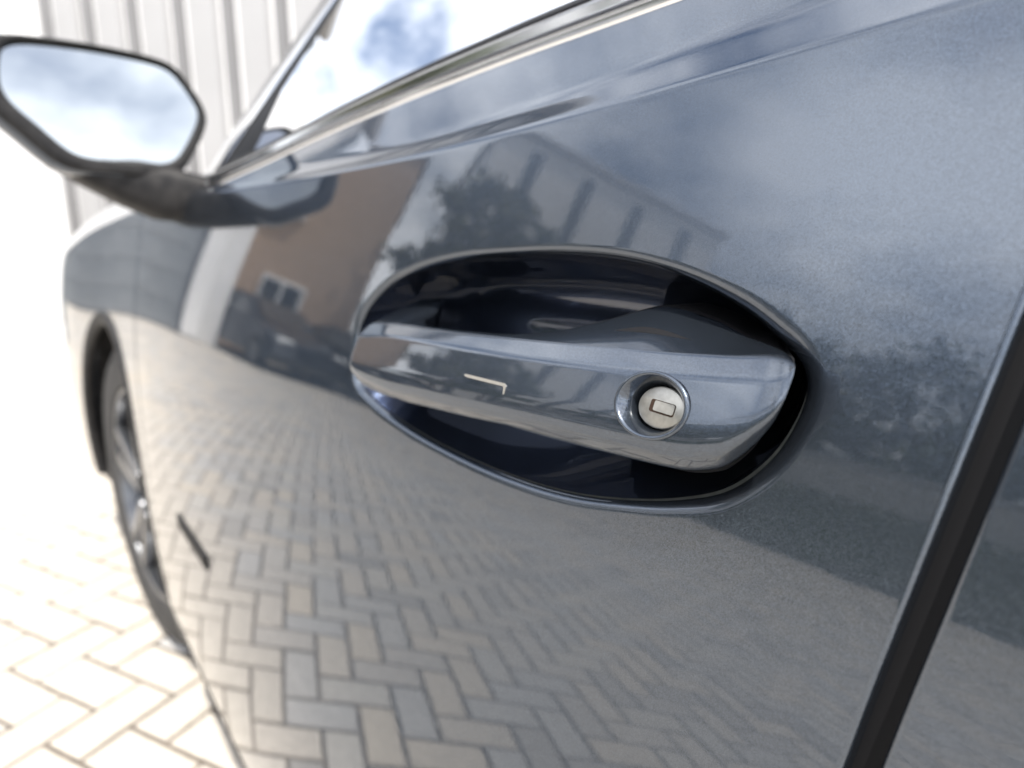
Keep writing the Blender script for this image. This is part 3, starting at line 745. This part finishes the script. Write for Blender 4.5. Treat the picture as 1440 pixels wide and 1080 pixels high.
# white hall ahead of the car: line of its front wall (6.29,-.306) .. (5.61,-.645)
hd = Vector((-.895, -.446, 0)); hn = Vector((-.446, .895, 0)); h0 = Vector((6.62, -.14, 0)); HH = 4.1
ha = math.atan2(hd.y, hd.x)
hall = empty('white_hall', h0, ha); tag(hall, 'white hall with upright ribbed cladding standing ahead of the car', 'building')
Lw = 7.0                                                          # local x runs along the wall, local -y looks at the yard
MB().box((Lw/2, 2.03, HH/2), (Lw, 4, HH)).build('wall', WHITE, hall)
MB().box((Lw/2, .005, .10), (Lw, .03, .20)).build('plinth', noise_tint(mat('grey_plinth', (.5, .5, .5), .7), (.70, .69, .68), (.76, .75, .74), 4), hall)
x = 0.0; k = 0
pm = {}
while x < Lw-.05:
    wd = 1.30 if x < 1.3 else (.12 if k % 2 else .24); k += 1
    key = wd
    if key not in pm:
        pr = [(0, .0), (.012, -.03), (wd-.05, -.03), (wd-.035, 0)] if wd < .5 else [(0, 0), (.004, -.03), (wd-.012, -.03), (wd-.006, 0)]
        o = MB().prism(pr, .20, HH-.02).build('cladding_panel', WHITE if wd > .5 else (RIBD if wd < .2 else RIBW), hall); pm[key] = o.data; o.location = (x, .029, 0)
    else:
        o = bpy.data.objects.new('cladding_panel', pm[key]); link(o, hall); o.location = (x, .029, 0)
    x += wd
MB().box((-.06, .25, HH/2), (.34, .5, HH-.05), bevel=.02).build('added_corner_trim', GREYDOOR, hall)  # unseen band added so the side window reflects a dark upright
MB().box((Lw/2, 2.0, HH+.06), (Lw+.2, 4.3, .12), bevel=.02).build('roof_edge', RIBW, hall)

# workshop with tall grey door in a white frame
ws = empty('workshop', (12.6, .12, 0), R(4+90)); tag(ws, 'workshop with tall slate grey door inside a thick white frame', 'building')
# local x -> world +y-ish, local y -> world -x ; local +y looks at the car
def wsb(c, d, name, m_, par=ws, bevel=.01): return MB().box(c, d, bevel=bevel).build(name, m_, par)
wsb((-.2, -2.2, 2.9), (4.6, 4.0, 5.8), 'wall', WHITE)
gd = wsb((-.05, -.16, 2.0), (2.5, .06, 4.0), 'gate', GREYDOOR)
pme2 = None
for k in range(7):
    o = wsb((-.05, -.11, .3+k*.56), (2.46, .05, .545), 'door_panel', GREYDOOR, gd) if pme2 is None else link(bpy.data.objects.new('door_panel', pme2.copy()), gd)
    if pme2 is None: pme2 = o.data
    else: o.location = (0, 0, k*.56)
wsb((1.42, 0.0, 2.3), (.44, .36, 4.6), 'frame_post', WHITE, ws, .06); wsb((-1.52, 0.0, 2.3), (.42, .36, 4.6), 'frame_post', WHITE, ws, .06)
wsb((-.05, 0.002, 4.5), (3.4, .36, .42), 'frame_head', WHITE, ws, .05)

# brick house with white framed windows
bh = empty('brick_house', (14.2, 5.6, 0), R(22-90)); tag(bh, 'brown brick house with white framed windows behind the parked cars', 'building')
# local x runs along the front towards the workshop, local -y looks at the yard
MB().box((4.5, 4.0, 3.2), (9.0, 8.0, 6.4)).build('wall', BRICK, bh)
MB().box((4.5, 4.0, 6.46), (9.2, 8.2, .12), bevel=.02).build('roof_edge', RIBW, bh)
for (wx, wz) in ((1.9, 1.55), (4.3, 1.55), (2.7, 4.4), (4.6, 4.4), (6.6, 4.4), (6.6, 1.55)):
    wn = MB().box((wx, -.01, wz), (1.15, .10, 1.25), bevel=.015).build('window', WHITE, bh)
    for s_ in (-1, 1): MB().box((wx+s_*.265, -.045, wz+.02), (.44, .06, 1.02)).build('pane', DARKGLASS, wn)
    MB().box((wx, -.09, wz-.68), (1.3, .16, .07), bevel=.01).build('sill', WHITE, wn)

# pale office block beyond the trees
ob = empty('office_block', (16.5, 13.5, 0), R(22-90)); tag(ob, 'pale office block with dark upright window bands above the trees', 'building')
MB().box((0, 4, 5.3), (9.0, 8, 10.6)).build('wall', WHITE, ob)
for k in range(4):
    MB().box((-3.1+k*2.05, -.02, 5.4), (.42, .1, 9.6)).build('window_band', DARKGLASS, ob)
MB().box((0, 4, 10.7), (9.4, 8.4, .25), bevel=.03).build('roof_edge', RIBW, ob)

# garden wall and hedge across the yard
gw = empty('garden_wall', (5.2, 10.4, 0), 0)
tag(gw, 'low pale rendered garden wall running behind the clipped hedge', 'wall')
MB().box((0, 0, 1.0), (15.0, .22, 2.0), bevel=.01).build('wall_body', HEDGEW, gw); MB().box((0, 0, 2.05), (15.1, .32, .10), bevel=.015).build('coping', RIBW, gw)

def leaf_mesh(name, pts, size, material, parent, squash=1.0):
    n = len(pts); P = np.array(pts); a = rng.normal(size=(n, 3)); a /= np.linalg.norm(a, axis=1, keepdims=True)
    b = np.cross(a, rng.normal(size=(n, 3))); b /= np.linalg.norm(b, axis=1, keepdims=True); s_ = size*(.6+.8*rng.random((n, 1)))
    V = np.stack([P-a*s_, P+b*s_*.55, P+a*s_, P-b*s_*.55], 1).reshape(-1, 3)
    me = bpy.data.meshes.new(name); me.vertices.add(4*n); me.vertices.foreach_set('co', V.ravel()); me.loops.add(4*n); me.loops.foreach_set('vertex_index', np.arange(4*n))
    me.polygons.add(n); me.polygons.foreach_set('loop_start', np.arange(0, 4*n, 4)); me.update(); me.validate(); me.materials.append(material)
    return link(bpy.data.objects.new(name, me), parent)
def leaf_mat(name, c1, c2):
    M = mat(name, c1, .6); t = M.node_tree; g = N(t, 'ShaderNodeNewGeometry'); r = N(t, 'ShaderNodeValToRGB')
    r.color_ramp.elements[0].color = (*c1, 1); r.color_ramp.elements[1].color = (*c2, 1); t.links.new(g.outputs['Random Per Island'], r.inputs[0]); t.links.new(r.outputs[0], bsdf(M).inputs['Base Color'])
    return M
LEAF1 = leaf_mat('leaf_dark', (.03, .05, .02), (.075, .10, .03)); LEAF2 = leaf_mat('leaf_olive', (.05, .06, .02), (.11, .11, .035))
BARK = noise_tint(mat('bark', (.1, .08, .06), .9), (.07, .055, .04), (.13, .105, .08), 14)
hg = empty('clipped_hedge', (5.2, 9.6, 0)); tag(hg, 'long dark green clipped hedge in front of the garden wall', 'hedge')
P = np.stack([rng.uniform(-7.2, 7.2, 16000), rng.uniform(-.35, .35, 16000), rng.uniform(.02, 1.35, 16000)], -1); leaf_mesh('foliage', P, .05, LEAF1, hg)
MB().box((0, 0, .62), (14.2, .5, 1.2), bevel=.05).build('branch_core', LEAF1, hg)
def tree(pos, h, cr, n, m_, label, seed, clumps=34):
    r_ = np.random.default_rng(seed); t = empty('broadleaf_tree', pos); tag(t, label, 'tree', 'trees around the yard')
    q = MB(); q.tube([(0, 0, -.05), (.05, .02, h*.25), (.0, .08, h*.5), (.06, .0, h*.8)], [.17*h/8, .13*h/8, .09*h/8, .03], 10)
    C_ = []
    for k in range(clumps):
        a = r_.uniform(0, 2*math.pi); zz_ = r_.uniform(.28, 1.0)*h; rad = cr*math.sqrt(max(.05, 1-((zz_/h-.6)/.46)**2))*math.sqrt(r_.uniform(.1, 1))
        c_ = np.array([rad*math.cos(a), rad*math.sin(a), zz_]); C_.append(c_)
        if k % 3 == 0: q.tube([(0, .05, max(h*.18, zz_*.6)), tuple(c_*np.array([.5, .5, .93])), tuple(c_)], [.05*h/8, .03*h/8, .012], 6)
    q.build('trunk', BARK, t, smooth=60)
    C_ = np.array(C_); ci = r_.integers(0, clumps, n); P = C_[ci]+r_.normal(size=(n, 3))*np.array([.36, .36, .26])*cr*.36*(.6+.8*r_.random((n, 1)))
    leaf_mesh('crown', P, .13, m_, t); return t
TREES = [((13.2, 7.3, 0), 6.4, 1.5, 5200, LEAF2, 'slim olive green tree beside the corner of the brick house', 40),
         ((12.2, 8.6, 0), 5.4, 1.3, 3600, LEAF1, 'small dark green tree second from the brick house corner', 26),
         ((10.6, 12.2, 0), 4.6, 1.6, 3800, LEAF1, 'round low tree at the end of the garden wall below the office block', 30),
         ((7.6, 12.6, 0), 5.4, 2.0, 5200, LEAF2, 'broad olive tree behind the garden wall', 36),
         ((4.4, 12.9, 0), 5.0, 2.0, 5200, LEAF1, 'broad dark tree behind the middle of the garden wall', 36),
         ((1.0, 12.6, 0), 5.6, 2.1, 5200, LEAF1, 'tall dark tree behind the garden wall end', 36),
         ((-4.0, 12.0, 0), 5.2, 2.1, 4800, LEAF2, 'leafy olive tree standing past the end of the hedge', 36)]
for k, (p, h, cr_, n, m_, lb, cl) in enumerate(TREES): tree(p, h, cr_, n, m_, lb, 50+k, cl)

# parked cars
def parked_car(pos, rz, colour, label, rough=.3):
    c = empty('parked_car', pos, rz); tag(c, label, 'car', 'cars parked in front of the brick house')
    pm_ = paint('parked_paint', colour, .05, .5, .35)
    # side profile lofted over the width: (x, z) lower body and roof line
    prof = [(-2.1, .32), (-2.15, .62), (-2.08, .95), (-1.85, 1.05), (-1.35, 1.40), (-.6, 1.47), (.25, 1.43), (.95, 1.02), (1.75, .90), (2.08, .72), (2.13, .42), (2.0, .24), (-1.95, .24)]
    V = []; ys = [-.87, -.86, -.72, -.4, 0, .4, .72, .86, .87]
    for y in ys:
        for x_, z_ in prof:
            t_ = max(0, (z_-.95)/.5); yk = y*(1-.22*t_) ; zz_ = z_-.06*(abs(y)/.87)**6*(z_ > .7); V.append((x_*(1-.05*(abs(y)/.87)**4), yk, zz_))
    n = len(prof); F = grid_faces(len(ys), n, 0, wrapv=True); F += [tuple(range(n)), tuple((len(ys)-1)*n+k for k in range(n))[::-1]]
    b = mesh_obj('body', V, F, pm_, c, angle=40); bm = bmesh.new(); bm.from_mesh(b.data); bmesh.ops.recalc_face_normals(bm, faces=bm.faces); bm.to_mesh(b.data); bm.free()
    for s_ in (-1, 1):
        w0 = [(.80, 1.03), (.25, 1.36), (-.55, 1.39), (-.55, 1.03)]; w1 = [(-.62, 1.03), (-.62, 1.39), (-1.25, 1.32), (-1.62, 1.06)]
        for poly in (w0, w1):
            V = [(x_*.965, s_*(.877-.19*max(0, (z_-.95)/.5)), z_-.03) for x_, z_ in poly]
            mesh_obj('side_window', V, [(0, 1, 2, 3)], DARKGLASS, c, smooth=False)
        for x_ in (-1.33, 1.33):
            Mw = Matrix.Translation((x_, s_*.70, .32)) @ Matrix.Rotation(R(-90*s_), 4, 'X')
            wl = MB().lathe([(.21, .17), (.30, .185), (.32, .16), (.32, -.02), (.2, -.02)], Mw, 40).build('wheel', RUBBER, c, smooth=40)
            MB().lathe([(.21, .165), (.19, .178), (.06, .15)], Mw, 30).disc(.06, .15, Mw, 30).build('rim', RIM, wl, smooth=40)
        MB().box((1.93, s_*.62, .72), (.22, .34, .13), bevel=.04).build('headlight', LAMPGLASS, c, smooth=50)
        MB().box((-2.02, s_*.64, .86), (.14, .30, .14), bevel=.03).build('tail_light', mat('tail_lens', (.35, .01, .01), .1, 0, 1), c, smooth=50)
    V = [(.93, -.66, 1.04), (.93, .66, 1.04), (.32, .56, 1.415), (.32, -.56, 1.415)]
    mesh_obj('windscreen', [(x_+.03, y, z_+.02) for x_, y, z_ in V], [(0, 1, 2, 3)], DARKGLASS, c, smooth=False)
    return c
parked_car((12.6, 3.15, 0), R(166), (.03, .035, .045), 'dark parked car in front of the brick house beside the workshop door')
parked_car((11.9, 5.2, 0), R(170), (.025, .03, .04), 'second dark parked car from the workshop, nearer the slim tree')
parked_car((8.6, 8.4, 0), R(178), (.5, .51, .52), 'silver parked car in front of the clipped hedge')
